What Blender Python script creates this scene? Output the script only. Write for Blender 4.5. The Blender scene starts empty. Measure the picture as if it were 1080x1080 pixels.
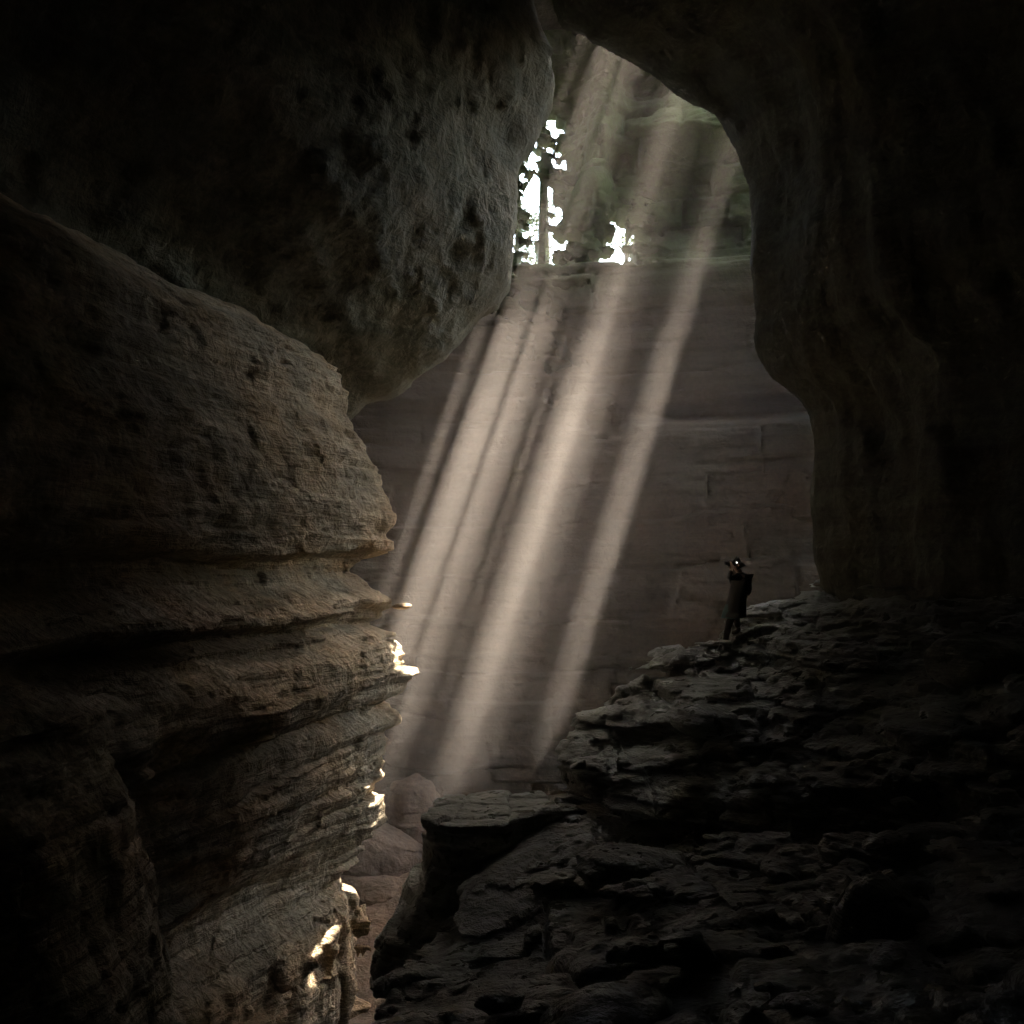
import bpy, bmesh, math, random, time, os
from mathutils import Vector
from concurrent.futures import ThreadPoolExecutor
import numpy as np
T0 = time.time()
C = bpy.context.scene.collection
F = 1158.0            # focal length of the photograph in its own pixels (1080 wide)

def at(px, py, y):
    """a point of the place seen at photo pixel px,py lying y metres in front of the camera"""
    return ((px - 540) / F * y, y, (600 - py) / F * y)

# ------------------------------------------------------------------ noise
rng = np.random.RandomState(11)
TAB = (rng.rand(64, 64, 64).astype(np.float32) * 2 - 1)

def vn(x, y, z):
    """smooth value noise in [-1, 1]"""
    x0 = np.floor(x); y0 = np.floor(y); z0 = np.floor(z)
    fx = x - x0; fy = y - y0; fz = z - z0
    fx = fx * fx * (3 - 2 * fx); fy = fy * fy * (3 - 2 * fy); fz = fz * fz * (3 - 2 * fz)
    i = x0.astype(np.int32) & 63; j = y0.astype(np.int32) & 63; k = z0.astype(np.int32) & 63
    i1 = (i + 1) & 63; j1 = (j + 1) & 63; k1 = (k + 1) & 63
    a = TAB[i, j, k] * (1 - fx) + TAB[i1, j, k] * fx
    b = TAB[i, j1, k] * (1 - fx) + TAB[i1, j1, k] * fx
    c = TAB[i, j, k1] * (1 - fx) + TAB[i1, j, k1] * fx
    d = TAB[i, j1, k1] * (1 - fx) + TAB[i1, j1, k1] * fx
    a = a * (1 - fy) + b * fy
    c = c * (1 - fy) + d * fy
    return a * (1 - fz) + c * fz

def fbm(P, f, seed=0.0, oct=3, gain=.5):
    s = 0; a = 1.0; t = 0
    for o in range(oct):
        s = s + a * vn(P[0] * f + seed + 3.1 * o, P[1] * f + seed * 1.7 + 7.7 * o, P[2] * f + seed * .3 + 1.3 * o)
        t += a; a *= gain; f *= 2.03
    return s / t

def layer(P, T, f, seed, warp=.35, dip=(0, 0), crack=.5, soft=.12):
    """bedding: each bed of thickness about T stands out or back by its own amount along the wall"""
    zz = P[2] + dip[0] * P[0] + dip[1] * P[1] + warp * vn(P[0] * .21 + seed, P[1] * .21, P[2] * .21) \
        + warp * .25 * vn(P[0] * .9, P[1] * .9 + seed, P[2] * .3)
    q = zz / T
    k = np.floor(q); fr = q - k
    s = np.clip(fr / soft, 0, 1); s = s * s * (3 - 2 * s)
    def val(kk):
        h = np.sin(kk * 12.9898 + seed * 78.233) * 43758.5453
        h = h - np.floor(h)
        return (h * 2 - 1) * .6 + .8 * vn(P[0] * f + kk * 17.3, P[1] * f + kk * 5.1, kk * 3.7 + seed)
    v = val(k - 1) * (1 - s) + val(k) * s
    if crack:
        m = np.clip(.5 + 1.2 * vn(P[0] * .5 + k * 9.1, P[1] * .5, P[2] * .1 + seed), 0, 1)
        v = v - crack * m * np.exp(-((fr - soft * .5) / (soft * .7)) ** 2)
    return v

def blocks(P, s, seed, zs=1.0, w=.06):
    """broken blocks: a jittered cell pattern, each cell set in or out, with open joints"""
    X = P[0] / s + .35 * vn(P[0] / s * .8, P[1] / s * .8, P[2] / s * .8 + seed)
    Y = P[1] / s + .35 * vn(P[0] / s * .8 + 9, P[1] / s * .8, P[2] / s * .8 + seed)
    Z = P[2] / (s * zs) + .35 * vn(P[0] / s * .5 + 4, P[1] / s * .5, P[2] / s * .5 + seed)
    kz = np.floor(Z); X = X + .37 * kz; Y = Y + .21 * kz
    kx = np.floor(X); ky = np.floor(Y)
    v = TAB[(kx.astype(np.int32) + int(seed) * 7) & 63, ky.astype(np.int32) & 63, kz.astype(np.int32) & 63]
    e = np.minimum(np.minimum(np.minimum(X - kx, 1 - X + kx), np.minimum(Y - ky, 1 - Y + ky)), np.minimum(Z - kz, 1 - Z + kz))
    return v - .8 * np.exp(-(e / w) ** 2)

def sd_poly(px, py, V):
    """signed distance in a plane to polygon V (negative inside)"""
    V = np.asarray(V, np.float32); n = len(V)
    d = np.full(px.shape, 1e9, np.float32); ins = np.zeros(px.shape, bool)
    j = n - 1
    for i in range(n):
        ex, ey = V[j] - V[i]; wx = px - V[i, 0]; wy = py - V[i, 1]
        t = np.clip((wx * ex + wy * ey) / (ex * ex + ey * ey + 1e-9), 0, 1)
        d = np.minimum(d, (wx - ex * t) ** 2 + (wy - ey * t) ** 2)
        c1 = (V[i, 1] > py) != (V[j, 1] > py)
        with np.errstate(divide='ignore', invalid='ignore'):
            xi = (V[j, 0] - V[i, 0]) * (py - V[i, 1]) / (V[j, 1] - V[i, 1] + 1e-12) + V[i, 0]
        ins ^= c1 & (px < xi)
        j = i
    d = np.sqrt(d)
    return np.where(ins, -d, d).astype(np.float32)

def smax(a, b, k):
    h = np.clip(.5 + .5 * (a - b) / k, 0, 1)
    return b * (1 - h) + a * h + k * h * (1 - h)

def smin(a, b, k): return -smax(-a, -b, k)

def rbf(pts):
    """height sheet through control points (x, y, h)"""
    A = np.array(pts, float); n = len(A)
    def k(a, b): return np.sqrt(((a[:, None, :] - b[None]) ** 2).sum(-1) + .3)
    M = np.zeros((n + 3, n + 3)); M[:n, :n] = k(A[:, :2], A[:, :2])
    M[:n, n] = 1; M[:n, n + 1:] = A[:, :2]; M[n, :n] = 1; M[n + 1:, :n] = A[:, :2].T
    w = np.linalg.solve(M, np.r_[A[:, 2], 0, 0, 0])
    def f(x, y):
        h = w[n] + w[n + 1] * x + w[n + 2] * y
        for i in range(n): h = h + w[i] * np.sqrt((x - A[i, 0]) ** 2 + (y - A[i, 1]) ** 2 + .3)
        return h.astype(np.float32)
    return f

# ------------------------------------------------------------------ rock mesher (surface nets on a sparse field)
def mesh_field(fn, lo, hi, h, band):
    K = 6
    lo = np.array(lo, float); hi = np.array(hi, float)
    nb = np.ceil((hi - lo) / (h * K)).astype(int)
    cx = [lo[a] + (np.arange(nb[a]) + .5) * h * K for a in range(3)]
    G = np.meshgrid(*cx, indexing='ij')
    base = fn([g.ravel().astype(np.float32) for g in G]).reshape(nb)
    D = np.repeat(np.repeat(np.repeat(base, K, 0), K, 1), K, 2).astype(np.float32)
    act = np.argwhere(np.abs(base) < band + h * K * .9)
    o = np.arange(K)
    ox, oy, oz = [g.ravel() for g in np.meshgrid(o, o, o, indexing='ij')]
    def work(s):
        b = act[s:s + 1500] * K
        ix = (b[:, 0][:, None] + ox).ravel(); iy = (b[:, 1][:, None] + oy).ravel(); iz = (b[:, 2][:, None] + oz).ravel()
        P = [(lo[0] + (ix + .5) * h).astype(np.float32), (lo[1] + (iy + .5) * h).astype(np.float32), (lo[2] + (iz + .5) * h).astype(np.float32)]
        D[ix, iy, iz] = fn(P)
    with ThreadPoolExecutor(os.cpu_count() or 4) as ex:
        list(ex.map(work, range(0, len(act), 1500)))
    D = np.pad(D, 1, constant_values=.5)
    lo = lo - h * .5
    I = D < 0
    n = np.array(D.shape)
    c = np.zeros(n - 1, np.uint8)
    for a in (0, 1):
        for b in (0, 1):
            for d in (0, 1):
                c += I[a:n[0] - 1 + a, b:n[1] - 1 + b, d:n[2] - 1 + d]
    cell = np.argwhere((c > 0) & (c < 8)); del c
    idx = np.full(n - 1, -1, np.int32)
    idx[cell[:, 0], cell[:, 1], cell[:, 2]] = np.arange(len(cell))
    acc = np.zeros((len(cell), 3)); cnt = np.zeros(len(cell))
    for ax in range(3):
        u, v = [q for q in range(3) if q != ax]
        for a in (0, 1):
            for b in (0, 1):
                o0 = np.zeros(3, int); o0[u] = a; o0[v] = b; o1 = o0.copy(); o1[ax] = 1
                A = cell + o0; B = cell + o1
                da = D[A[:, 0], A[:, 1], A[:, 2]]; db = D[B[:, 0], B[:, 1], B[:, 2]]
                m = (da < 0) != (db < 0)
                t = da[m] / (da[m] - db[m])
                p = o0[None].repeat(m.sum(), 0).astype(float); p[:, ax] += t
                acc[m] += p; cnt[m] += 1
    V = lo + (cell + acc / cnt[:, None]) * h - h * .5 + 0
    quads = []
    for ax in range(3):
        u, v = [(1, 2), (2, 0), (0, 1)][ax]
        sl0 = [slice(None)] * 3; sl1 = [slice(None)] * 3
        sl0[ax] = slice(0, n[ax] - 1); sl1[ax] = slice(1, n[ax])
        d = I[tuple(sl0)].astype(np.int8) - I[tuple(sl1)].astype(np.int8)
        E = np.argwhere(d != 0)
        ok = (E[:, u] > 0) & (E[:, v] > 0) & (E[:, u] < n[u] - 1) & (E[:, v] < n[v] - 1)
        E = E[ok]; sgn = d[E[:, 0], E[:, 1], E[:, 2]]
        def g(du, dv):
            q = E.copy(); q[:, u] += du; q[:, v] += dv
            return idx[q[:, 0], q[:, 1], q[:, 2]]
        Q = np.stack([g(-1, -1), g(0, -1), g(0, 0), g(-1, 0)], 1)
        Q[sgn < 0] = Q[sgn < 0][:, ::-1]
        quads.append(Q)
    Q = np.concatenate(quads); Q = Q[(Q >= 0).all(1)]
    return V.astype(np.float32), Q

def to_mesh(name, V, Q, mat):
    me = bpy.data.meshes.new(name)
    me.vertices.add(len(V)); me.vertices.foreach_set('co', V.ravel())
    me.loops.add(Q.size); me.loops.foreach_set('vertex_index', Q.ravel().astype(np.int32))
    me.polygons.add(len(Q))
    me.polygons.foreach_set('loop_start', np.arange(0, Q.size, 4, dtype=np.int32))
    me.polygons.foreach_set('loop_total', np.full(len(Q), 4, np.int32))
    me.update(calc_edges=True); me.validate()
    me.polygons.foreach_set('use_smooth', np.ones(len(me.polygons), bool))
    me.materials.append(mat)
    return me

def tag(o, label=None, cat=None, group=None, kind=None):
    if label: o['label'] = label
    if cat: o['category'] = cat
    if group: o['group'] = group
    if kind: o['kind'] = kind
    return o

def rock(name, fn, lo, hi, h, mat, band=.55, kind='structure'):
    t = time.time()
    V, Q = mesh_field(fn, lo, hi, h, band)
    o = bpy.data.objects.new(name, to_mesh(name, V, Q, mat)); C.objects.link(o)
    if kind: o['kind'] = kind
    print('ROCK', name, len(V), 'verts', round(time.time() - t, 1), 's')
    return o

# ------------------------------------------------------------------ materials
def new_mat(name):
    m = bpy.data.materials.new(name); m.use_nodes = True
    nt = m.node_tree; b = nt.nodes['Principled BSDF']
    return m, nt, b

def rock_mat(name, dark, light, tint, rough=.85, spec=.3, moss=None, band=1.0, bump=1.0, wet=0.0):
    m, nt, b = new_mat(name); N = nt.nodes; L = nt.links
    def nd(t, **k):
        n = N.new(t)
        for a, v in k.items(): setattr(n, a, v)
        return n
    tc = nd('ShaderNodeTexCoord'); P = tc.outputs['Object']
    def noise(scale, det=4, rough_=.55, vec=P, dist=0):
        n = nd('ShaderNodeTexNoise'); n.inputs['Scale'].default_value = scale
        n.inputs['Detail'].default_value = det; n.inputs['Roughness'].default_value = rough_
        n.inputs['Distortion'].default_value = dist; L.new(vec, n.inputs['Vector']); return n.outputs['Fac']
    mp = nd('ShaderNodeMapping'); mp.inputs['Scale'].default_value = (.35, .35, 3.2); L.new(P, mp.inputs['Vector'])
    mp2 = nd('ShaderNodeMapping'); mp2.inputs['Scale'].default_value = (1.2, 1.2, 11); L.new(P, mp2.inputs['Vector'])
    big = noise(.45, 3); bands = noise(1.0, 5, .6, mp.outputs[0], .4); fine = noise(9, 4, .65)
    lam = noise(1.3, 4, .6, mp2.outputs[0], .3)
    def ramp(fac, stops):
        r = nd('ShaderNodeValToRGB'); e = r.color_ramp.elements
        e[0].position, e[0].color = stops[0][0], (*stops[0][1], 1); e[1].position, e[1].color = stops[-1][0], (*stops[-1][1], 1)
        for p, c in stops[1:-1]: q = e.new(p); q.color = (*c, 1)
        L.new(fac, r.inputs[0]); return r.outputs[0]
    def mix(a, b_, f, mode='MIX'):
        x = nd('ShaderNodeMix', data_type='RGBA', blend_type=mode)
        if isinstance(f, float): x.inputs[0].default_value = f
        else: L.new(f, x.inputs[0])
        for k, s in ((6, a), (7, b_)):
            if isinstance(s, tuple): x.inputs[k].default_value = (*s, 1)
            else: L.new(s, x.inputs[k])
        return x.outputs[2]
    c1 = ramp(bands, [(.3, dark), (.62, light)])
    c2 = mix(c1, tint, ramp(big, [(.42, (0, 0, 0)), (.68, (.75, .75, .75))]))
    c3 = mix(c2, ramp(fine, [(.25, (.45, .45, .45)), (.75, (1.4, 1.4, 1.4))]), .75, 'MULTIPLY')
    c3 = mix(c3, ramp(lam, [(.3, (.6, .6, .6)), (.7, (1.25, 1.25, 1.25))]), .6 * band, 'MULTIPLY')
    if moss:
        geo = nd('ShaderNodeNewGeometry'); sp = nd('ShaderNodeSeparateXYZ'); L.new(geo.outputs['Position'], sp.inputs[0])
        hz = nd('ShaderNodeMapRange'); hz.inputs['From Min'].default_value = moss[0]; hz.inputs['From Max'].default_value = moss[1]; L.new(sp.outputs['Z'], hz.inputs['Value'])
        mm = nd('ShaderNodeMath', operation='MULTIPLY'); L.new(hz.outputs[0], mm.inputs[0]); L.new(ramp(noise(1.1, 5, .7), [(.30, (.25, .25, .25)), (.52, (1, 1, 1))]), mm.inputs[1])
        c3 = mix(c3, mix((.03, .045, .014), (.12, .17, .045), fine), mm.outputs[0])
    L.new(c3, b.inputs['Base Color'])
    r = nd('ShaderNodeMapRange'); r.inputs['To Min'].default_value = rough - .18 - wet; r.inputs['To Max'].default_value = min(1, rough + .1)
    L.new(noise(2.5, 4, .6), r.inputs['Value']); L.new(r.outputs[0], b.inputs['Roughness'])
    b.inputs['Specular IOR Level'].default_value = spec
    def mul(v, k, prev=None):
        q_ = nd('ShaderNodeMath', operation='MULTIPLY_ADD'); L.new(v, q_.inputs[0]); q_.inputs[1].default_value = k
        if prev: L.new(prev, q_.inputs[2])
        else: q_.inputs[2].default_value = 0
        return q_.outputs[0]
    hgt = mul(noise(2.4, 7, .64, dist=.4), .30)
    hgt = mul(lam, .12 * band, hgt)
    hgt = mul(fine, .05, hgt)
    q_ = nd('ShaderNodeBump'); q_.inputs['Distance'].default_value = bump; q_.inputs['Strength'].default_value = 1
    L.new(hgt, q_.inputs['Height']); x = q_.outputs[0]
    L.new(x, b.inputs['Normal'])
    return m

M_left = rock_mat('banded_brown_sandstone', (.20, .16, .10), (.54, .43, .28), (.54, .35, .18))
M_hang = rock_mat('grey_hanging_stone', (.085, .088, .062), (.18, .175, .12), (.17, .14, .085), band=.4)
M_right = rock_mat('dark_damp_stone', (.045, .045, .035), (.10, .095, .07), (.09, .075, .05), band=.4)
M_back = rock_mat('brown_banded_wall_stone', (.030, .025, .016), (.062, .050, .033), (.088, .050, .028), moss=(7.5, 9.5), band=.6, bump=.45)
M_fore = rock_mat('wet_dark_ledge_stone', (.045, .052, .038), (.16, .18, .13), (.11, .12, .08), rough=.5, spec=.9, wet=.25, bump=1.2)
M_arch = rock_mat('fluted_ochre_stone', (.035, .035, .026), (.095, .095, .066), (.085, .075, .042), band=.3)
M_slab = rock_mat('paler_slab_stone', (.07, .072, .055), (.2, .195, .15), (.13, .12, .085), rough=.6, spec=.6, wet=.2, bump=1.4)
M_dark = rock_mat('unlit_cave_stone', (.05, .047, .04), (.1, .09, .075), (.08, .07, .05))
M_pit = rock_mat('smooth_brown_boulder_stone', (.10, .075, .055), (.22, .16, .115), (.20, .13, .085), band=.3, bump=.5)

# ------------------------------------------------------------------ the rock masses
# left cliff: plan outline, nose at 22 m, pushed in and out with height
LP = [(-2.0, 22), (-2.35, 20.6), (-2.75, 19.2), (-3.4, 17.2), (-4.0, 14.8), (-4.4, 12.4), (-4.6, 9.5), (-5.6, 5), (-9, 0), (-18, -6), (-18, 30),
      (-9, 29), (-5, 26.5), (-2.8, 24.2)]
prof = [(200, -6.5), (250, -5.3), (300, -4.1), (350, -2.4), (378, -1.55), (400, -1.33), (440, -1.2), (470, -.95), (500, -.57), (540, -.32), (572, -.36), (583, -.5), (590, -1.15),
        (610, -1.08), (620, -.76), (634, -.25), (640, -.2), (646, -.6), (665, -.57), (676, -.05), (692, .16), (712, .14), (722, -.05), (760, -.13), (800, -.34), (850, -.63),
        (870, -.8), (900, -1.15), (930, -1.35), (950, -1.0), (1000, -1.05), (1050, -.95), (1080, -1.5), (1300, -1.8)]
PZ = np.array([(600 - p) * 22 / F for p, o in prof])[::-1]; PO = np.array([o for p, o in prof])[::-1]

def f_left(P):
    x, y, z = P
    # beds undulate a little along the wall
    zw = z + .12 * vn(x * .3, y * .3, z * .1) + .06 * vn(x * 1.1, y * 1.1, z * .2) 
    off = np.interp(zw, PZ, PO).astype(np.float32)
    d = sd_poly(x, y, LP)
    d = d - off
    # undercut below the banded belly, on the face towards the camera
    rec = np.exp(-((z + 5.6) / .75) ** 2) * np.clip((21.5 - y) / 2, 0, 1)
    d = d + .55 * rec
    low = np.clip((-6.3 - z) / .5, 0, 1)
    mid = (1 - low) * (1 - rec)
    up = np.clip((z - .3) / .5, 0, 1)
    s = .25 * layer(P, .66, .5, 1.3, dip=(.0, .0), soft=.08) + .11 * layer(P, .22, 1.1, 5.1, warp=.2) + .04 * layer(P, .08, 2.4, 9.7, warp=.1, crack=.9)
    s = s - .42 * np.exp(-((z + 2.62 + .1 * vn(x * .6, y * .6, 3)) / .14) ** 2) - .22 * np.exp(-((z + 1.0 + .1 * vn(x * .5, y * .5, 8)) / .08) ** 2)
    s = s * (1 - .65 * up) * (1 - .8 * low) * (1 - .6 * rec)
    s = s + .16 * fbm(P, .5, 3, 3) + .05 * fbm(P, 2.6, 8, 3, .6)
    s = s + .05 * (1 - up) * blocks(P, .9, 2, .6, .05) + .05 * up * blocks(P, .7, 12, .55, 1e-4) + .08 * up * layer(P, .38, .9, 7.7, warp=.4, soft=.08) + .04 * up * fbm(P, 4.5, 19, 3, .6) + .02 * blocks(P, .33, 5, .5, .07) + up * .12 * fbm(P, 1.3, 17, 4, .62)
    # fluted columns at the foot
    fl = vn(x * 1.5 + 3, y * 1.5, z * .12) + .5 * vn(x * 3.4, y * 3.4 + 2, z * .3)
    s = s + low * (.16 * fl + .22 * fbm(P, 1.6, 4, 4, .65) + .12 * blocks(P, .8, 4, 1.6, .07) + .06 * layer(P, .3, 1.5, 3.2))
    d = d - s
    return d

def f_nearleft(P):
    x, y, z = P
    V = [(-3.55, 11.5), (-4.0, 12.6), (-9, 13.5), (-9, 5), (-5.2, 6), (-3.7, 9.5)]
    d = sd_poly(x, y, V) 
    zt = -1.9 + .35 * (y - 11) 
    off = np.interp(z, [-8, -4.6, -3.2, -2.4, -1.6, -.4], [.9, .15, -.25, -.35, -.9, -2.6]).astype(np.float32)
    d = d - off
    return d - .22 * fbm(P, .6, 13, 4, .55) - .06 * layer(P, .5, .6, 3.3) - .07 * blocks(P, .6, 4, .7)

SC = 24 / F
def q(px, py): return ((px - 540) * SC, (600 - py) * SC)
HL = [(.6, 22), q(572, 0), q(580, 30), q(589, 72), q(583, 100), q(566, 138), q(546, 160), q(543, 200), q(541, 250), q(531, 290), q(512, 320), q(490, 352), q(470, 375), q(440, 394),
      q(412, 415), q(388, 421), q(374, 440), q(352, 520), (-6, -2), (-24, -2), (-24, 22)]
HR = [(.2, 22), (.2, 14), q(575, -30), q(600, 16), q(640, 45), q(690, 72), q(730, 95), q(762, 122), q(785, 152), q(799, 190), q(803, 230), q(799, 290), q(802, 350), q(818, 392),
      q(858, 434), q(868, 470), q(862, 520), q(866, 600), q(872, 650), (7.0, -4), (24, -4), (24, 22)]

def funnel(y, near, far):
    t = 24 - y
    return np.where(t > 0, near * np.clip(t, 0, 40), far * np.clip(-t - .9, 0, 5)).astype(np.float32)

def f_hang(P):
    x, y, z = P
    d = sd_poly(x + .12 * vn(z * 1.3, y, x * .2), z, HL)
    t = np.clip(24 - y, 0, 40)
    near = .5 * t
    far = 2.2 * np.clip(y - 24.9, 0, 3.5)
    d = d + near + far
    s = .5 * fbm(P, .22, 21, 3) + .16 * fbm(P, .8, 27, 3) + .04 * blocks(P, 2.4, 3, .8, 1e-4) + .10 * fbm(P, 3.2, 29, 4, .6) + .13 * fbm(P, 1.5, 23, 5, .62) + .03 * blocks(P, .7, 6, .6, 1e-4) + .03 * layer(P, .3, 1, 2.2, dip=(.5, .2))
    w = np.clip((t + 1.2) / 1.8, .35, 1)
    d = d - s * w
    return d.astype(np.float32)

def f_arch(P):
    x, y, z = P
    d = sd_poly(x, z, HR)
    t = np.clip(24 - y, 0, 40)
    near = np.where(t < 4, .32 * t, np.where(t < 7, 1.28 + .9 * (t - 4), 3.98 + .15 * (t - 7)))
    far = 3.0 * np.clip(y - 24.4, 0, 3)
    d = d + near + far
    st = vn(x * 1.8 + z * .5, y * 1.8, z * .35 - x * .1)
    s = .35 * fbm(P, .3, 31, 3) + .05 * np.abs(vn(x * 1.1 + 3, y * 1.1, z * .5)) + .16 * fbm(P, 1.3, 33, 5, .62) + .2 * st + .06 * vn(x * 4 + z * 1.2, y * 4, z * .9 - x * .3)
    w = np.clip((t + 1.2) / 1.8, .3, 1)
    return (d - s * w).astype(np.float32)

# back wall of the shaft, with the gaps to the outside at its left
def f_back(P):
    x, y, z = P
    st = np.clip((z - 9.1) / .25, 0, 1)
    y0 = 32.6 + 2.6 * st + .02 * (x + 1) ** 2 * (x > -1) * -1 + .25 * np.clip(z - 10, 0, 20) * 0
    y0 = y0 - .9 * np.clip((x - 3.2) / 1.2, 0, 1) * np.clip((4.6 - z) / .4, 0, 1) * np.clip(z / 1.5 + 2, 0, 1)   # lower right shelf below a dark slot
    y0 = y0 + 1.0 * np.exp(-((z - 4.55) / .3) ** 2) * np.clip((x - 3.5) / 1.5, 0, 1)
    y0 = y0 - 1.5 * np.clip((-6.0 - z) / 4, 0, 1)
    # mossy overhang, hollow and buttress of the upper wall
    y0 = y0 - 1.5 * np.exp(-(((x - 6.3) / 2.6) ** 2 + ((z - 13.6) / .8) ** 2)) + 1.2 * np.exp(-(((x - 4.3) / .8) ** 2 + ((z - 15.4) / .45) ** 2))
    y0 = y0 - 1.3 * np.exp(-((x - 2.6 - .1 * (z - 12)) / .55) ** 2) * np.clip((z - 10.5) / 1.5, 0, 1)
    d = (y0 - y)
    zl = np.clip((z - 9.3) / 1, 0, 1)
    s = .30 * layer(P, 1.5, .2, 11.3, crack=.7, soft=.05, warp=.6) + .09 * layer(P, .42, .4, 15.1, warp=.35) + .03 * layer(P, .15, 1.2, 17.7, warp=.1)
    s = s + .3 * fbm(P, .3, 41, 3) + (.04 + .14 * zl) * fbm(P, 1.4, 43, 4, .6) + .22 * zl * layer(P, .9, .4, 19.1, warp=.6, dip=(.25, 0)) + .10 * blocks(P, 3.1, 7, .4, .012) + .12 * fbm(P, .9, 47, 3) + .25 * zl * blocks(P, 1.5, 9, .6, .06)
    d = d - s
    back = y - (np.where(z > 9, 36.6, 41))
    d = np.maximum(d, back)
    # openings: ragged gaps between the beds
    zt_ = z + .35 * x
    xo = x + np.where(x > 2.3, 7.3, 0)
    n1 = .3 * vn(xo * 1.8 + 5, y * .3, z * 1.6) + .95 * vn(xo * 2.0 + 5, y * .4, zt_ * 5.6) + .6 * vn(x * 7 + 5, y * .6, zt_ * 12)
    def gap(cx, cz, rx, rz, thr):
        e = np.sqrt(((x - cx) / rx) ** 2 + ((z - cz) / rz) ** 2)
        return (thr - n1 * 1.15 - e)
    slit = gap(1.0 + .0, 11.8, .85, 3.6, 1.10) 
    hole = gap(3.55, 10.5, .6, .95, 1.16)
    g = np.maximum(slit, hole) * .35
    pil = np.abs(x - 1.02 - .03 * (z - 11)) - .12
    g = np.minimum(g, np.where(z < 13.6, pil, g))
    return np.maximum(d, g).astype(np.float32)

# unseen roof over the shaft, its clefts shaped to cut the sun into beams
SX, SY = .33, .25
H = 17.2
slots = [[(461, 25), (469, 24), (480, 25.2), (470, 26.6)],
         [(484, 24.8), (497, 22.4), (510, 22.0), (514, 24), (520, 25.4), (518, 28.4), (500, 28.2), (488, 26.4)],
         [(517, 21.8), (526, 21.6), (537, 23.2), (560, 25.7), (541, 27.0), (528, 28.0), (522, 25.4), (514, 24.0)],
         [(561, 26.2), (565, 25.2), (571, 26.2), (565, 27.6)],
         [(572, 27.5), (590, 26), (601, 24.2), (609, 24.0), (615, 26.4), (644, 27.8), (616, 29.4), (609, 31.4), (601, 31), (586, 29.3)],
         [(660, 28), (674, 26.8), (686, 26.2), (699, 27.5), (695, 28.8), (686, 29.6), (674, 29)]]
SLOT = []
for sl_ in slots:
    V = []
    for px, y in sl_:
        X, Y, Z = at(px, 450, y); V.append((X + SX * (H - Z), Y + SY * (H - Z)))
    SLOT.append(V)
def f_roof(P):
    x, y, z = P
    n = .35 * fbm(P, .4, 51, 3)
    d = np.maximum(H + n - z, z - (H + 1.6 + n))
    xs = x - SX * (z - H) + .06 * vn(x * 2, y * 2, z * .2); ys = y - SY * (z - H)
    xs = xs + .05 * vn(x * 5, y * 5, z * .3)
    for V in SLOT:
        d = np.maximum(d, -sd_poly(xs, ys, V))
    return d.astype(np.float32)

# right-hand ledges: an upper tier carrying the person, a lower tier in front
U1 = [(1.05, 18.4), (1.35, 19.6), (2.0, 20.9), (2.9, 22.1), (4.2, 23.1), (5.5, 23.9), (8, 25.5), (14, 25), (14, 9.5), (8, 11.0), (6.1, 12.2), (4.4, 14.2), (2.9, 15.9), (1.7, 16.9)]
h1 = rbf([(4.45, 22.4, -1.56), (3.0, 21.4, -1.85), (2.1, 20.2, -2.3), (1.2, 18.7, -3.1), (2.2, 17.3, -3.0), (6.2, 22.8, -.8), (8, 22, -.1), (3.3, 16.6, -2.9), (5, 15, -2.35), (4.2, 19.5, -2.0),
          (7, 13, -1.6), (7.5, 17, -1.2), (11, 15, -.5), (11, 22, .5)])
U2 = [(-.8, 16.2), (-.7, 17.6), (1, 18.6), (14, 19), (14, -6), (-3.2, -6), (-2.3, 4), (-1.6, 9), (-1.2, 11.6), (-1.15, 13.4), (-.95, 14.9)]
h2 = rbf([(-.7, 15.9, -4.85), (-.6, 14.4, -4.6), (.5, 15, -4.35), (1.0, 17.2, -4.0), (-1.6, 13, -4.55), (0, 11, -4.15), (2, 12, -3.5), (3.5, 9, -2.75), (1, 7, -3.0), (0, 3.2, -2.0), (4, 4, -1.7), (-2, 6, -3.3),
          (-2, 2.5, -2.4), (6, 11, -2.7), (9, 9, -1.8), (2.2, 15.3, -4.1), (0, -3, -1.7)])
def f_ledges(P):
    x, y, z = P
    lay = .38 * layer(P, .62, .45, 61.3, warp=.5, dip=(-.12, .05), soft=.04) + .2 * layer(P, .2, 1.1, 65.1, warp=.25, dip=(-.12, .05), soft=.05) + .07 * layer(P, .08, 3, 69.0, warp=.08)
    n = .32 * fbm(P, .45, 71, 3) + .12 * fbm(P, 1.7, 73, 4, .65) + .14 * blocks(P, 1.5, 8, .35, .03) + .035 * blocks(P, .45, 10, .4, .06)
    def tier(V, hf):
        e = sd_poly(x, y, V)
        t = (z - hf(x, y) + .0) * .7
        # heights step down towards the edge like broken beds
        return smax(e - .9 * lay, t - .35 * lay, .25)
    d = np.minimum(tier(U1, h1), tier(U2, h2))
    d = d - n
    # flat spot under the feet
    return d.astype(np.float32)

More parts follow.
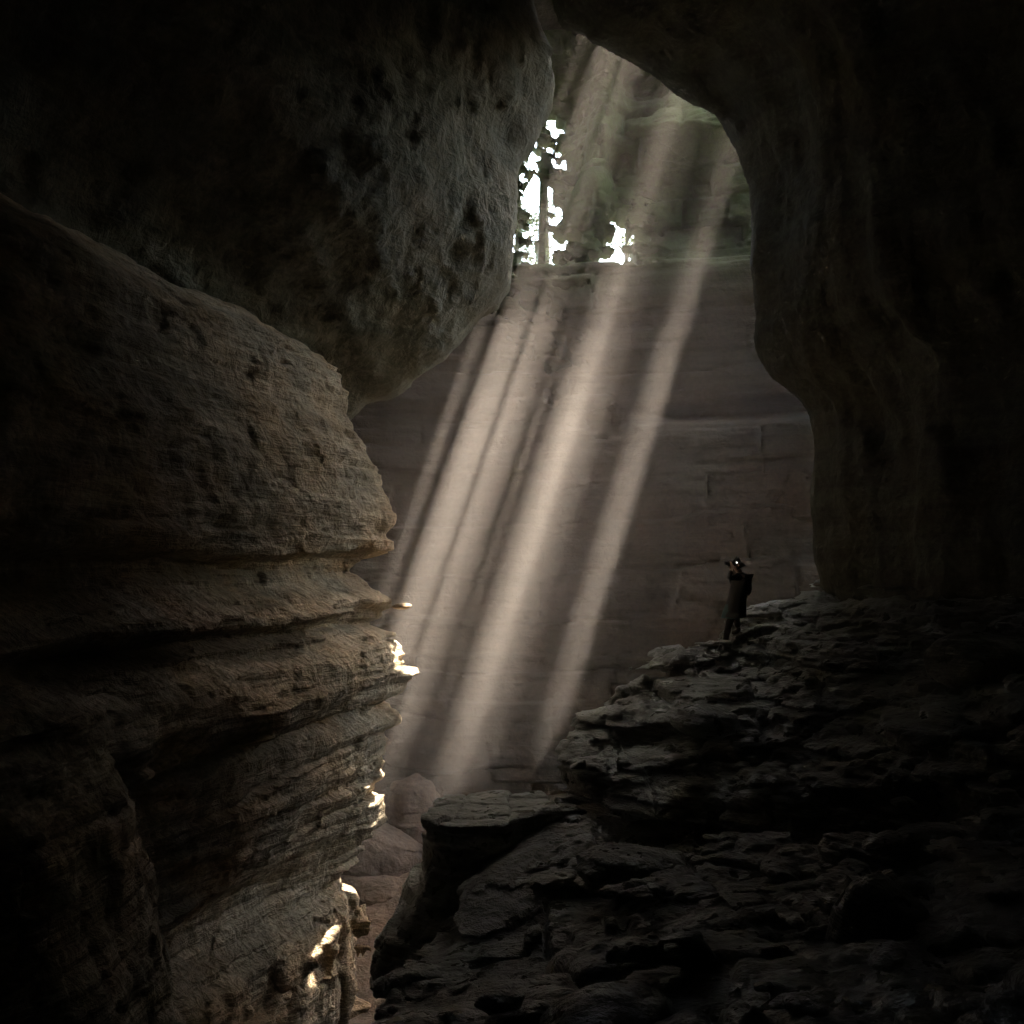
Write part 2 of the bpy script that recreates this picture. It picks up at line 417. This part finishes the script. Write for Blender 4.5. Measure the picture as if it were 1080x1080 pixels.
FS = [(-1.25, 16.5), (-1.35, 17.4), (-1.15, 18.7), (-.2, 18.95), (1.9, 18.9), (1.7, 17.4), (.45, 16.7), (-.2, 16.15), (-.9, 16.1)]
def f_slab(P):
    x, y, z = P
    e = sd_poly(x, y, FS)
    zt = -3.78 + .02 * (y - 17) + .10 * vn(x * 1.3, y * 1.3, 2) + .07 * blocks(P, .8, 3, 1, .03)
    e = e + .08 * np.clip((-4.05 - z) / .25, 0, 1) - .75 * np.clip((-4.45 - z) / 1.2, 0, 1.2)
    d = smax(e - .25 * fbm(P, 1.2, 87, 3) - .16 * layer(P, .3, 1.1, 81.3, warp=.1) - .05 * layer(P, .1, 2.2, 83.3, warp=.05), z - zt - .02 * vn(x * 6, y * 6, z * 3), .05)
    d = np.maximum(d, -6.2 - z)
    return (d - .04 * fbm(P, 2.4, 85, 3)).astype(np.float32)

def f_shell(P):        # the rest of the cavern around and behind the camera
    x, y, z = P
    ins = np.maximum(np.maximum(np.abs(x) - 11.5, np.maximum(-9 - y, y - 37)), np.maximum(-13.5 - z, z - 15))
    out = np.maximum(np.maximum(np.abs(x) - 14.5, np.maximum(-12 - y, y - 35)), np.maximum(-16 - z, z - 18.4))
    d = np.maximum(out, -ins)
    # the roof is the broken one beyond 24 m
    cut = np.maximum(np.maximum(24.5 - y, 12 - z), np.abs(x) - 11.5)
    d = np.maximum(d, -cut)
    # unseen openings in both flanks, added to bring sky light onto the walls
    side = np.maximum(np.maximum(np.maximum(25.0 - y, y - 35.5), np.maximum(-3 - z, z - 17)), np.where(x > 0, 9 - x, np.maximum(9 + x, 13 - z))) + .8 * vn(x * .5, y * .5, z * .5)
    d = np.maximum(d, -side)
    return (d - .5 * fbm(P, .3, 91, 3)).astype(np.float32)

def f_pit(P):
    x, y, z = P
    hh = -9.2 + .13 * (y - 24) + .5 * vn(x * .5, y * .5, z * 0)
    hh = hh + (-5.9 - hh) * np.clip((x - 1.3 + .3 * (y - 26) * 0) / .8, 0, 1) * np.clip((y - 22.5), 0, 1)  # unseen shelf added behind the ledges to bounce sunlight onto the left cliff
    d = (z - hh) * .8 - .4 * fbm(P, .5, 95, 4)
    return d.astype(np.float32)

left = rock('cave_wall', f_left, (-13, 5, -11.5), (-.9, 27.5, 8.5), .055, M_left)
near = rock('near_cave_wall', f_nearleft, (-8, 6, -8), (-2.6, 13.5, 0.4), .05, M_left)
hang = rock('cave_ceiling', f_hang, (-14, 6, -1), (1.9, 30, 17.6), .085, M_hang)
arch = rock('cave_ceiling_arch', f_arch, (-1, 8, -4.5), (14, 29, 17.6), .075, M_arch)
back = rock('back_cave_wall', f_back, (-12, 29, -12), (12, 39, 17.6), .075, M_back, band=.9)
roof = rock('shaft_roof', f_roof, (-17, 21, 16.2), (18, 40, 19.6), .10, M_dark)  # stretched past the right flank: an unseen eave added to block the sun
ledge = rock('rock_ledge', f_ledges, (-3.6, 2.2, -10), (12, 26, 2.2), .05, M_fore)
shell = rock('outer_cave_wall', f_shell, (-16, -14, -18), (16, 38, 20), .35, M_dark)
pit = rock('ground', f_pit, (-13, 10, -13), (13, 36, -3.5), .12, M_pit)
slab = rock('rock_slab', f_slab, (-2.8, 14.6, -6.4), (2.4, 20.2, -3.3), .03, M_fore, kind='thing')
tag(slab, 'flat-topped dark rock slab jutting over the pit, below the stepped ledges', 'rock slab')
#@OBJECTS_START@
# ------------------------------------------------------------------ loose rocks
def boulder_mesh(name, rad, seed, mat, h, planes=12, sharp=.12, rough=.08, strat=0.0):
    r_ = np.random.RandomState(seed); N_ = r_.randn(planes, 3); N_ /= np.linalg.norm(N_, axis=1)[:, None]
    D_ = .78 + .2 * r_.rand(planes); R_ = np.array(rad); mr = float(min(rad))
    def f(P):
        X = [P[i] / R_[i] for i in range(3)]
        d = np.sqrt(X[0] ** 2 + X[1] ** 2 + X[2] ** 2) - 1
        for k in range(planes):
            d = smax(d, X[0] * N_[k, 0] + X[1] * N_[k, 1] + X[2] * N_[k, 2] - D_[k], sharp)
        d = d * mr - rough * mr * fbm(P, 1.4 / mr, seed * .37, 4, .6)
        if strat: d = d - strat * layer(P, .3 * mr, .8 / mr, seed * 1.3, warp=.1)
        return d.astype(np.float32)
    m = R_ * 1.25
    V, Q = mesh_field(f, -m, m, h, .3)
    return to_mesh(name, V, Q, mat)

def boulder(name, loc, rad, seed, mat, label, cat='boulder', h=.05, rot=(0, 0, 0), group=None, **k):
    o = bpy.data.objects.new(name, boulder_mesh(name, rad, seed, mat, h, **k)); C.objects.link(o)
    o.location = loc; o.rotation_euler = rot
    return tag(o, label, cat, group, 'thing')

dg = bpy.context.evaluated_depsgraph_get(); dg.update()
def drop(x, y, z0=5.0):
    """height of the rock below a point"""
    ok, p, n, i, ob, _ = bpy.context.scene.ray_cast(dg, (x, y, z0), (0, 0, -1))
    return (p.z, n, ob.name) if ok else (z0 - 5, None, '')

boulder('boulder', at(400, 902, 30.6), (1.45, 1.2, 1.0), 5, M_pit, 'large smooth brown boulder lying at the bottom of the pit', h=.05, rot=(.1, .35, .3), planes=9, sharp=.12, rough=.14, strat=.05)
boulder('boulder', at(436, 880, 31.6), (.9, .9, 2.0), 9, M_pit, 'tall rounded brown boulder standing behind the large pit boulder', h=.05, planes=10, sharp=.1, rough=.16, strat=.07)
boulder('boulder', at(398, 965, 29.6), (1.7, 1.2, 1.2), 14, M_pit, 'low brown boulder in the pit below the large smooth one', h=.05, planes=10, sharp=.12, rough=.16, strat=.06)
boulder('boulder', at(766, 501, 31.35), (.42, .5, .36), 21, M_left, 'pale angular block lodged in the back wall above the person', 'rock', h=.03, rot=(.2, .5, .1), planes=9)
boulder('boulder', at(768, 458, 31.3), (.62, .5, .2), 23, M_back, 'flat brown stone wedged in the dark slot of the back wall', 'rock', h=.03, rot=(0, .12, .1), planes=9)
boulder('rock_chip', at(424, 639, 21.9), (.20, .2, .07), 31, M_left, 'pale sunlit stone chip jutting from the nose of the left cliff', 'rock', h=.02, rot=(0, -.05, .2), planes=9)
boulder('boulder', (.5, 6.2, drop(.5, 6.2)[0] - .1), (.5, .4, .26), 41, M_fore, 'smooth low boulder at the bottom edge of the photo, nearest the camera', h=.035, rot=(0, -.3, .5), planes=12, sharp=.05, strat=.02)
boulder('boulder', (2.75, 8.2, drop(2.75, 8.2)[0] + .0), (.38, .4, .5), 43, M_fore, 'dark pointed boulder standing in the lower right foreground', h=.035, rot=(.1, .2, 0), planes=12, sharp=.03)
boulder('boulder', (7.0, 16.6, drop(7.0, 16.6)[0] + .1), (.75, .7, .5), 47, M_fore, 'dark rounded boulder on the high right end of the ledge', h=.04, planes=14, sharp=.04, strat=.02)
boulder('boulder', (3.05, 17.2, drop(3.05, 17.2)[0] + .05), (.6, .5, .26), 49, M_fore, 'flat dark block on the step of the ledge below the person', h=.035, rot=(.05, .1, .4), planes=9, strat=.02)
boulder('boulder', (5.6, 14.6, drop(5.6, 14.6)[0] + .05), (.9, .7, .32), 53, M_fore, 'wide flat block in the middle of the right-hand ledges', h=.04, rot=(.05, -.1, 1.0), planes=9, strat=.03)
A_ = Vector(at(622, 852, 17.3)); B_ = Vector(at(498, 962, 14.7)); d_ = B_ - A_
sl = boulder('fallen_slab', (A_ + B_) / 2 + Vector((.1, 0, -.12)), (d_.length * .62, .85, .32), 71, M_slab, 'long paler slab sloping down from the flat-topped slab into the foreground', 'rock slab', h=.03, planes=16, sharp=.03, rough=.12, strat=.03)
sl.rotation_euler = d_.to_track_quat('X', 'Z').to_euler()
boulder('boulder', (1.55, 13.6, drop(1.55, 13.6)[0]), (.75, .6, .3), 73, M_fore, 'broad low block right of the long paler slab', h=.03, rot=(.1, .05, .3), planes=14, sharp=.03, rough=.14, strat=.04)
boulder('boulder', (3.9, 11.6, drop(3.9, 11.6)[0]), (.8, .55, .3), 77, M_fore, 'slanting block with a sharp upper edge, above the dark pointed boulder', h=.03, rot=(.1, .3, .8), planes=13, sharp=.02, rough=.14, strat=.04)
stones = [boulder_mesh('loose_stone', (.19, .14, .07), 60 + i, M_fore, .014, planes=14, sharp=.015, rough=.12) for i in range(4)]
rs = random.Random(5); placed = 0
for i in range(400):
    if placed >= 40: break
    y = rs.uniform(6.5, 22); x = rs.uniform(-.1, .46) * y
    if placed > 26: x = rs.uniform(.18, .45) * y; y = y * .75; x *= .75
    z, n, ob = drop(x, y)
    if ob != 'rock_ledge' or n.z < .75: continue
    o = bpy.data.objects.new('loose_stone', stones[i % 4]); C.objects.link(o)
    s_ = rs.uniform(.5, 1.5); o.scale = (s_, s_, s_ * rs.uniform(.7, 1)); o.location = (x, y, z + .05 * s_); o.rotation_euler = (rs.uniform(-.3, .3), rs.uniform(-.3, .3), rs.uniform(0, 6))
    tag(o, 'small loose dark stone lying on the wet rock ledges', 'stone', 'loose stones scattered over the ledges', 'thing'); placed += 1

# ------------------------------------------------------------------ trees outside the gaps
def plain(name, col, rough=.8, emit=0):
    m, nt_, b = new_mat(name)
    n = nt_.nodes.new('ShaderNodeTexNoise'); n.inputs['Scale'].default_value = 14; n.inputs['Detail'].default_value = 4
    r = nt_.nodes.new('ShaderNodeValToRGB'); e = r.color_ramp.elements
    e[0].position = .3; e[0].color = (*[c * .7 for c in col], 1); e[1].position = .7; e[1].color = (*[min(1, c * 1.25) for c in col], 1)
    nt_.links.new(n.outputs['Fac'], r.inputs[0]); nt_.links.new(r.outputs[0], b.inputs['Base Color'])
    b.inputs['Roughness'].default_value = rough
    if emit: b.inputs['Emission Color'].default_value = (1, .97, .9, 1); b.inputs['Emission Strength'].default_value = emit
    return m
M_bark = plain('tree_bark', (.10, .08, .06)); M_leaf = plain('tree_leaf', (.09, .13, .035), .6)
M_leaf.node_tree.nodes['Principled BSDF'].inputs['Transmission Weight'].default_value = 0
def tube(pts, r0, r1, seg=8):
    bm = bmesh.new(); rings = []
    for i, p in enumerate(pts):
        p = Vector(p); d = (Vector(pts[min(i + 1, len(pts) - 1)]) - Vector(pts[max(i - 1, 0)])).normalized()
        a = d.cross(Vector((.3, .9, .2))).normalized(); b_ = d.cross(a); r = r0 + (r1 - r0) * i / (len(pts) - 1)
        rings.append([bm.verts.new(p + (a * math.cos(t) + b_ * math.sin(t)) * r) for t in [2 * math.pi * k / seg for k in range(seg)]])
    for A, B in zip(rings, rings[1:]):
        for k in range(seg): bm.faces.new((A[k], A[(k + 1) % seg], B[(k + 1) % seg], B[k]))
    bm.faces.new(rings[0][::-1]); bm.faces.new(rings[-1])
    return bm
def link_bm(name, bm, mat, parent=None, smooth=True):
    me = bpy.data.meshes.new(name); bm.to_mesh(me); bm.free(); me.materials.append(mat)
    for p in me.polygons: p.use_smooth = smooth
    o = bpy.data.objects.new(name, me); C.objects.link(o)
    if parent: o.parent = parent
    return o
def tree(loc, height, crown, seed, label, lean=0.0, n=1500):
    r = random.Random(seed)
    root = bpy.data.objects.new('tree', None); C.objects.link(root); root.location = loc
    tag(root, label, 'tree', 'trees outside the gaps')
    bm = tube([(lean * t + .05 * math.sin(3 * t), .05 * math.cos(2 * t), height * t) for t in [i / 10 for i in range(11)]], .13, .04)
    bl = bmesh.new(); bb = bm
    for c in range(26):
        zc = height * r.uniform(.1, 1.0); a = r.uniform(0, 6.28); rr = crown * r.uniform(.25, 1)
        cx, cy_ = lean * zc / height + rr * math.cos(a), rr * math.sin(a)
        t = tube([(lean * zc / height, 0, zc - .5), (cx * .5, cy_ * .5, zc - .1), (cx, cy_, zc)], .035, .01, 5)
        me_ = bpy.data.meshes.new('t'); t.to_mesh(me_); t.free(); bb.from_mesh(me_); bpy.data.meshes.remove(me_)
        for k in range(n // 26):
            p = Vector((cx + r.gauss(0, .3), cy_ + r.gauss(0, .3), zc + r.gauss(0, .13)))
            u = Vector((r.gauss(0, 1), r.gauss(0, 1), r.gauss(0, .4))).normalized() * r.uniform(.04, .09); w = u.cross(Vector((r.gauss(0, 1), r.gauss(0, 1), 1))).normalized() * r.uniform(.02, .045)
            bl.faces.new([bl.verts.new(p + q_) for q_ in (-u, w, u, -w)])
    link_bm('trunk', bb, M_bark, root); link_bm('crown', bl, M_leaf, root, False)
tree((1.32, 41, 8.6), 9.5, 1.3, 3, 'slim dark tree whose trunk shows upright in the tall left gap', lean=-.15, n=4200)
tree((.1, 39.6, 8.6), 8.0, .8, 8, 'leafy tree at the left rim of the tall gap', lean=.1, n=4600)
tree((4.2, 41.5, 8.6), 7.0, 1.2, 12, 'leafy tree behind the small right gap', lean=.2, n=3600)
V_, Q_ = [], []
hb = bmesh.new(); bmesh.ops.create_grid(hb, x_segments=60, y_segments=24, size=1)
for v in hb.verts: v.co = (v.co.x * 19, 43 + v.co.y * 6.1, 8.6 + .25 * math.sin(v.co.x * 9) * math.cos(v.co.y * 6) + .5 * v.co.y)
hs = link_bm('hillside', hb, M_back); tag(hs, kind='structure')

# ------------------------------------------------------------------ the person on the ledge
M_coat = plain('black_coat', (.012, .012, .012), .9); M_teal = plain('dark_teal_cloth', (.008, .045, .04), .8)
M_trou = plain('black_trousers', (.010, .010, .011), .9); M_skin = plain('skin', (.42, .27, .19), .55); M_hair = plain('dark_hair', (.012, .010, .008), .6)
M_pack = plain('black_backpack', (.014, .014, .015), .7); M_lamp = plain('lamp_glass', (.9, .9, .85), .3, .12); M_boot = plain('brown_boot', (.03, .022, .016), .7)
M_camb = plain('camera_black', (.012, .012, .012), .4); M_glass = plain('lens_glass', (.02, .02, .03), .08); M_white = plain('eye_white', (.6, .6, .56), .3)
def skin(name, V, E, R, mat, parent, sub=1):
    """one smooth body grown round a skeleton of joints"""
    me = bpy.data.meshes.new(name); me.from_pydata(V, E, []); me.update()
    o = bpy.data.objects.new(name, me); C.objects.link(o)
    o.modifiers.new('skin', 'SKIN'); o.modifiers['skin'].use_smooth_shade = True
    for i, r in enumerate(R):
        sv = me.skin_vertices[0].data[i]; sv.radius = (r, r) if not isinstance(r, tuple) else r; sv.use_root = (i == 0)
    sm = o.modifiers.new('sub', 'SUBSURF'); sm.levels = sm.render_levels = sub
    g = bpy.context.evaluated_depsgraph_get(); g.update()
    me2 = bpy.data.meshes.new_from_object(o.evaluated_get(g)); me2.name = name
    bpy.data.objects.remove(o); bpy.data.meshes.remove(me)
    me2.materials.clear(); me2.materials.append(mat)
    for p in me2.polygons: p.use_smooth = True
    o2 = bpy.data.objects.new(name, me2); C.objects.link(o2); o2.parent = parent
    return o2
class Sk:
    def __init__(s): s.V = []; s.E = []; s.R = []
    def a(s, p, r, par=None):
        s.V.append(p); s.R.append(r); i = len(s.V) - 1
        if par is not None: s.E.append((par, i))
        return i
    def chain(s, par, pts):
        for p, r in pts: par = s.a(p, r, par)
        return par
PX, PY = 4.50, 22.4
fz = [drop(PX - .2, PY)[0], drop(PX + .14, PY + .1)[0]]
root = bpy.data.objects.new('person', None); C.objects.link(root)
zb = min(fz) ; root.location = (PX, PY, zb); root.rotation_euler = (0, 0, math.radians(180))
tag(root, 'person in black coat and backpack standing on the ledge, aiming a camera, headlamp lit', 'person')
lf = fz[0] - zb; rf = fz[1] - zb
b_ = Sk()
pel = b_.a((-.08, 0, .90), (.15, .13))
sp1 = b_.chain(pel, [((-.11, 0, 1.10), (.14, .11)), ((-.16, 0, 1.30), (.16, .12)), ((-.18, 0, 1.42), (.11, .10))])
nk = b_.chain(sp1, [((-.15, 0, 1.53), .055)])
hd = b_.chain(nk, [((-.10, 0, 1.60), .075), ((-.09, 0, 1.68), .095), ((-.085, 0, 1.75), .075)])
b_.chain(len(b_.V) - 2, [((-.00, 0, 1.675), .022), ((.022, 0, 1.668), .012)])        # nose
def arm(side, sh, el, wr, hand_dir):
    s0 = b_.chain(sp1, [(sh, .065), (tuple((np.array(sh) * .5 + np.array(el) * .5)), .052), (el, .042), (tuple((np.array(el) * .5 + np.array(wr) * .5)), .038), (wr, .027)])
    wrv = np.array(wr); hd_ = np.array(hand_dir); palm = wrv + hd_ * .05
    pm = b_.chain(s0, [(tuple(palm), .030)])
    for k, ln in enumerate((.070, .080, .075, .058)):
        o_ = np.array((0, 0, .026 - .017 * k)) 
        b_.chain(pm, [(tuple(palm + hd_ * .03 + o_), .0095), (tuple(palm + hd_ * (.03 + ln * .5) + o_ + np.array((.012, -side * .015, 0))), .0085), (tuple(palm + hd_ * (.03 + ln * .6) + o_ + np.array((.01, -side * .045, 0))), .0075)])
    b_.chain(pm, [(tuple(palm + np.array((-.028, -side * .012, -.02))), .011), (tuple(palm + np.array((-.03, -side * .04, -.01))), .009)])
arm(1, (-.17, .19, 1.44), (.13, .24, 1.42), (.02, .11, 1.66), (.25, -.25, .55))
arm(-1, (-.17, -.19, 1.44), (-.03, -.27, 1.30), (.01, -.12, 1.64), (.25, .25, .55))
def leg(hip, kn, an, toe):
    b_.chain(pel, [(hip, .09), (tuple((np.array(hip) + np.array(kn)) / 2), .078), (kn, .058), (tuple((np.array(kn) * .6 + np.array(an) * .4)), .055), (an, .038), (toe, .034)])
leg((-.05, .10, .84), (.10, .12, .48 + lf * .5), (.18, .12, .10 + lf), (.30, .13, .045 + lf))
leg((-.10, -.10, .84), (-.10, -.12, .47 + rf * .5), (-.15, -.12, .10 + rf), (-.03, -.13, .045 + rf))
body = skin('body', b_.V, b_.E, b_.R, M_skin, root, 1)
def shell_rings(name, rings, mat, seg=28, fold=.0):
    """cloth built from rings (z, centre x, half depth, half width)"""
    bm = bmesh.new(); RR = []
    for (z, cx, a, w) in rings:
        RR.append([bm.verts.new((cx + a * 1.22 * math.cos(t) * (1 + fold * math.sin(5 * t + z * 9)), w * math.sin(t) * (1 + fold * math.sin(7 * t + 2)), z + fold * .3 * math.sin(3 * t))) for t in [2 * math.pi * k / seg for k in range(seg)]])
    for A, B in zip(RR, RR[1:]):
        for k in range(seg): bm.faces.new((A[k], A[(k + 1) % seg], B[(k + 1) % seg], B[k]))
    bm.faces.new(RR[0][::-1]); bm.faces.new(RR[-1])
    bmesh.ops.recalc_face_normals(bm, faces=bm.faces)
    return link_bm(name, bm, mat, root)
shell_rings('coat', [(.62, -.02, .20, .25), (.75, -.05, .185, .23), (.92, -.08, .165, .205), (1.08, -.11, .15, .185), (1.25, -.15, .165, .205), (1.38, -.18, .16, .225), (1.46, -.18, .12, .20), (1.51, -.16, .075, .09)], M_coat, fold=.045)
shell_rings('coat_lining', [(.60, .02, .185, .22), (.72, .00, .17, .20), (.88, -.035, .145, .17)], M_teal, fold=.03)
for sd_, sh, el, wr in ((1, (-.17, .19, 1.44), (.13, .24, 1.42), (.055, .165, 1.58)), (-1, (-.17, -.19, 1.44), (-.03, -.27, 1.30), (.0, -.18, 1.54))):
    k = Sk(); i = k.a(sh, .085); k.chain(i, [(tuple((np.array(sh) + np.array(el)) / 2), .070), (el, .060), (tuple((np.array(el) + np.array(wr)) / 2), .054), (wr, .045)])
    skin('sleeve', k.V, k.E, k.R, M_coat, root, 1)
for hip, kn, an in (((-.05, .10, .86), (.10, .12, .48 + lf * .5), (.175, .12, .13 + lf)), ((-.10, -.10, .86), (-.10, -.12, .47 + rf * .5), (-.145, -.12, .13 + rf))):
    k = Sk(); i = k.a(hip, .115); k.chain(i, [(tuple((np.array(hip) + np.array(kn)) / 2), .098), (kn, .078), (tuple((np.array(kn) + np.array(an)) / 2), .070), (an, .058)])
    skin('trouser_leg', k.V, k.E, k.R, M_trou, root, 1)
    k = Sk(); i = k.a((an[0], an[1], an[2] + .06), .056); k.chain(i, [((an[0] - .01, an[1], an[2] - .05), .055), ((an[0] + .08, an[1], an[2] - .075), .048), ((an[0] + .15, an[1], an[2] - .085), .040)])
    skin('boot', k.V, k.E, k.R, M_boot, root, 1)
k = Sk(); i = k.a((-.12, 0, 1.72), .10); k.chain(i, [((-.15, 0, 1.66), .085), ((-.16, 0, 1.60), .06)]); k.chain(i, [((-.06, 0, 1.765), .075)])
skin('hair', k.V, k.E, k.R, M_hair, root, 1)
k = Sk(); i = k.a((-.30, 0, 1.38), (.10, .14)); k.chain(i, [((-.30, 0, 1.20), (.11, .15)), ((-.28, 0, 1.04), (.09, .13))]); k.chain(i, [((-.30, 0, 1.46), (.07, .11))])
skin('backpack', k.V, k.E, k.R, M_pack, root, 1)
for sd_ in (1, -1):
    link_bm('backpack_strap', tube([(-.30, .10 * sd_, 1.47), (-.20, .12 * sd_, 1.535), (-.06, .13 * sd_, 1.42), (-.0, .13 * sd_, 1.25), (-.12, .17 * sd_, 1.08), (-.28, .12 * sd_, 1.03)], .014, .014), M_pack, root)
    e_ = bmesh.new(); bmesh.ops.create_uvsphere(e_, u_segments=12, v_segments=8, radius=.012)
    for v in e_.verts: v.co += Vector((-.012, .034 * sd_, 1.692))
    link_bm('eye', e_, M_white, root)
    k = Sk(); i = k.a((-.10, .088 * sd_, 1.70), .016); k.chain(i, [((-.105, .095 * sd_, 1.675), .018), ((-.10, .09 * sd_, 1.65), .012)]); skin('ear', k.V, k.E, k.R, M_skin, root, 1)
m_ = bmesh.new(); bmesh.ops.create_cube(m_, size=1)
for v in m_.verts: v.co = Vector((v.co.x * .012 - .008, v.co.y * .045, v.co.z * .010 + 1.632))
link_bm('mouth', m_, M_hair, root)
hl = link_bm('headlamp', tube([(-.088 + .108 * math.cos(t), .098 * math.sin(t), 1.735 + .01 * math.cos(t)) for t in [2 * math.pi * j / 20 for j in range(21)]], .012, .012, 6), M_pack, root)
l_ = bmesh.new(); bmesh.ops.create_cone(l_, cap_ends=True, segments=20, radius1=.026, radius2=.022, depth=.035)
for v in l_.verts: v.co = Vector((-.06 + v.co.x * 1, .115 + v.co.z, 1.735 + v.co.y))
link_bm('lamp_housing', l_, M_pack, hl)
l_ = bmesh.new(); bmesh.ops.create_uvsphere(l_, u_segments=16, v_segments=10, radius=.017)
for v in l_.verts: v.co = Vector((-.06 + v.co.x, .134 + v.co.z * .4, 1.735 + v.co.y))
link_bm('lamp_lens', l_, M_lamp, hl)
# the camera in the hands
cr = bpy.data.objects.new('camera', None); C.objects.link(cr); cr.location = (PX - .075, PY, zb + 1.70); cr.rotation_euler = (0, math.radians(22), math.radians(180))
cr.rotation_euler = (0, math.radians(-22), math.radians(180))
tag(cr, 'small black camera held up to the face of the person on the ledge', 'camera')
m_ = bmesh.new(); bmesh.ops.create_cube(m_, size=1)
for v in m_.verts: v.co = Vector((v.co.x * .05, v.co.y * .135, v.co.z * .085))
bmesh.ops.bevel(m_, geom=m_.edges[:], offset=.012, segments=3, affect='EDGES')
link_bm('camera_body', m_, M_camb, cr)
m_ = bmesh.new(); bmesh.ops.create_cube(m_, size=1)
for v in m_.verts: v.co = Vector((v.co.x * .04, v.co.y * .05, .052 + v.co.z * .03))
bmesh.ops.bevel(m_, geom=m_.edges[:], offset=.006, segments=2, affect='EDGES')
link_bm('viewfinder', m_, M_camb, cr)
ln = link_bm('lens', tube([(.025, 0, -.003), (.055, 0, -.003), (.056, 0, -.003), (.10, 0, -.003)], .034, .037, 24), M_camb, cr)
l_ = bmesh.new(); bmesh.ops.create_uvsphere(l_, u_segments=16, v_segments=10, radius=.028)
for v in l_.verts: v.co = Vector((.098 + v.co.x * .25, v.co.y, v.co.z - .003))
link_bm('lens_glass', l_, M_glass, ln)
#@OBJECTS_END@

# ------------------------------------------------------------------ air
def box(name, lo, hi, mat):
    bm = bmesh.new(); bmesh.ops.create_cube(bm, size=1)
    for v in bm.verts:
        v.co = [(lo[i] + hi[i]) / 2 + v.co[i] * (hi[i] - lo[i]) for i in range(3)]
    me = bpy.data.meshes.new(name); bm.to_mesh(me); bm.free(); me.materials.append(mat)
    o = bpy.data.objects.new(name, me); C.objects.link(o); return o
mh = bpy.data.materials.new('dusty_air'); mh.use_nodes = True
nt = mh.node_tree; nt.nodes.remove(nt.nodes['Principled BSDF'])
pv = nt.nodes.new('ShaderNodeVolumePrincipled'); pv.inputs['Color'].default_value = (.95, .83, .72, 1)
pv.inputs['Density'].default_value = .003; pv.inputs['Anisotropy'].default_value = .2
nt.links.new(pv.outputs[0], nt.nodes['Material Output'].inputs['Volume'])
mm_ = mh.copy(); mm_.name = 'drifting_mist'
mm_.node_tree.nodes['Principled Volume'].inputs['Density'].default_value = .0029
for k_, sc_ in enumerate((.62, .80, .98, 1.16, 1.34)):
    bm = bmesh.new(); bmesh.ops.create_icosphere(bm, subdivisions=5, radius=1)
    for v in bm.verts:
        c = v.co.copy(); r = sc_ * (1 + .10 * math.sin(3.1 * c.x + 2 * c.z + k_) + .07 * math.sin(5 * c.y + 4 * c.z + 1 + 2 * k_))
        px_, py_, pz_ = c.x * r * 4.7, c.y * r * 5.4, c.z * r * 7.0
        v.co = (px_ - .5 + .31 * pz_, 28 + py_, .6 - .5 * sc_ + .86 * pz_ + .30 * max(0, px_))
    me = bpy.data.meshes.new('mist'); bm.to_mesh(me); bm.free(); me.materials.append(mm_)
    for p_ in me.polygons: p_.use_smooth = True
    om = bpy.data.objects.new('mist', me); tag(om, kind='stuff'); C.objects.link(om)
hz = box('haze', (-22, -16, -20), (22, 51, 20.5), mh); tag(hz, kind='stuff')

# ------------------------------------------------------------------ light, camera, render
sd = np.array([SX, SY, 1.0]); sd /= np.linalg.norm(sd)
elev = math.asin(sd[2]); az = math.atan2(sd[0], sd[1])
W = bpy.data.worlds.new('World'); bpy.context.scene.world = W; W.use_nodes = True
sky = W.node_tree.nodes.new('ShaderNodeTexSky'); sky.sky_type = 'NISHITA'; sky.sun_disc = False; sky.dust_density = 4.0; sky.air_density = 1.5
sky.sun_elevation = elev; sky.sun_rotation = az
W.node_tree.links.new(sky.outputs[0], W.node_tree.nodes['Background'].inputs[0])
W.node_tree.nodes['Background'].inputs[1].default_value = .15
from mathutils import Vector
sl = bpy.data.lights.new('sun', 'SUN'); sl.energy = 2.5; sl.angle = math.radians(.5); sl.color = (1, .93, .84)
so = bpy.data.objects.new('sun', sl); C.objects.link(so)
so.rotation_euler = Vector(sd).to_track_quat('Z', 'Y').to_euler(); so.location = (12, 10, 45)
cam = bpy.data.cameras.new('camera_view'); co = bpy.data.objects.new('camera_view', cam); C.objects.link(co)
co.location = (0, 0, 0); co.rotation_euler = (math.radians(90), 0, 0)
cam.sensor_width = 36; cam.lens = 36 * F / 1080; cam.shift_y = 60 / 1080; cam.clip_end = 500; cam.clip_start = .05
S = bpy.context.scene; S.camera = co
S.render.engine = 'CYCLES'
S.view_settings.view_transform = 'Standard'; S.view_settings.look = 'None'; S.view_settings.exposure = 4.85
cy = S.cycles
cy.max_bounces = 5; cy.diffuse_bounces = 4; cy.glossy_bounces = 1; cy.transmission_bounces = 0; cy.volume_bounces = 1; cy.sample_clamp_indirect = 4
cy.use_denoising = True; cy.use_adaptive_sampling = False; cy.time_limit = 950
cy.caustics_reflective = False; cy.caustics_refractive = False
print('SCRIPT', round(time.time() - T0, 1), 's')
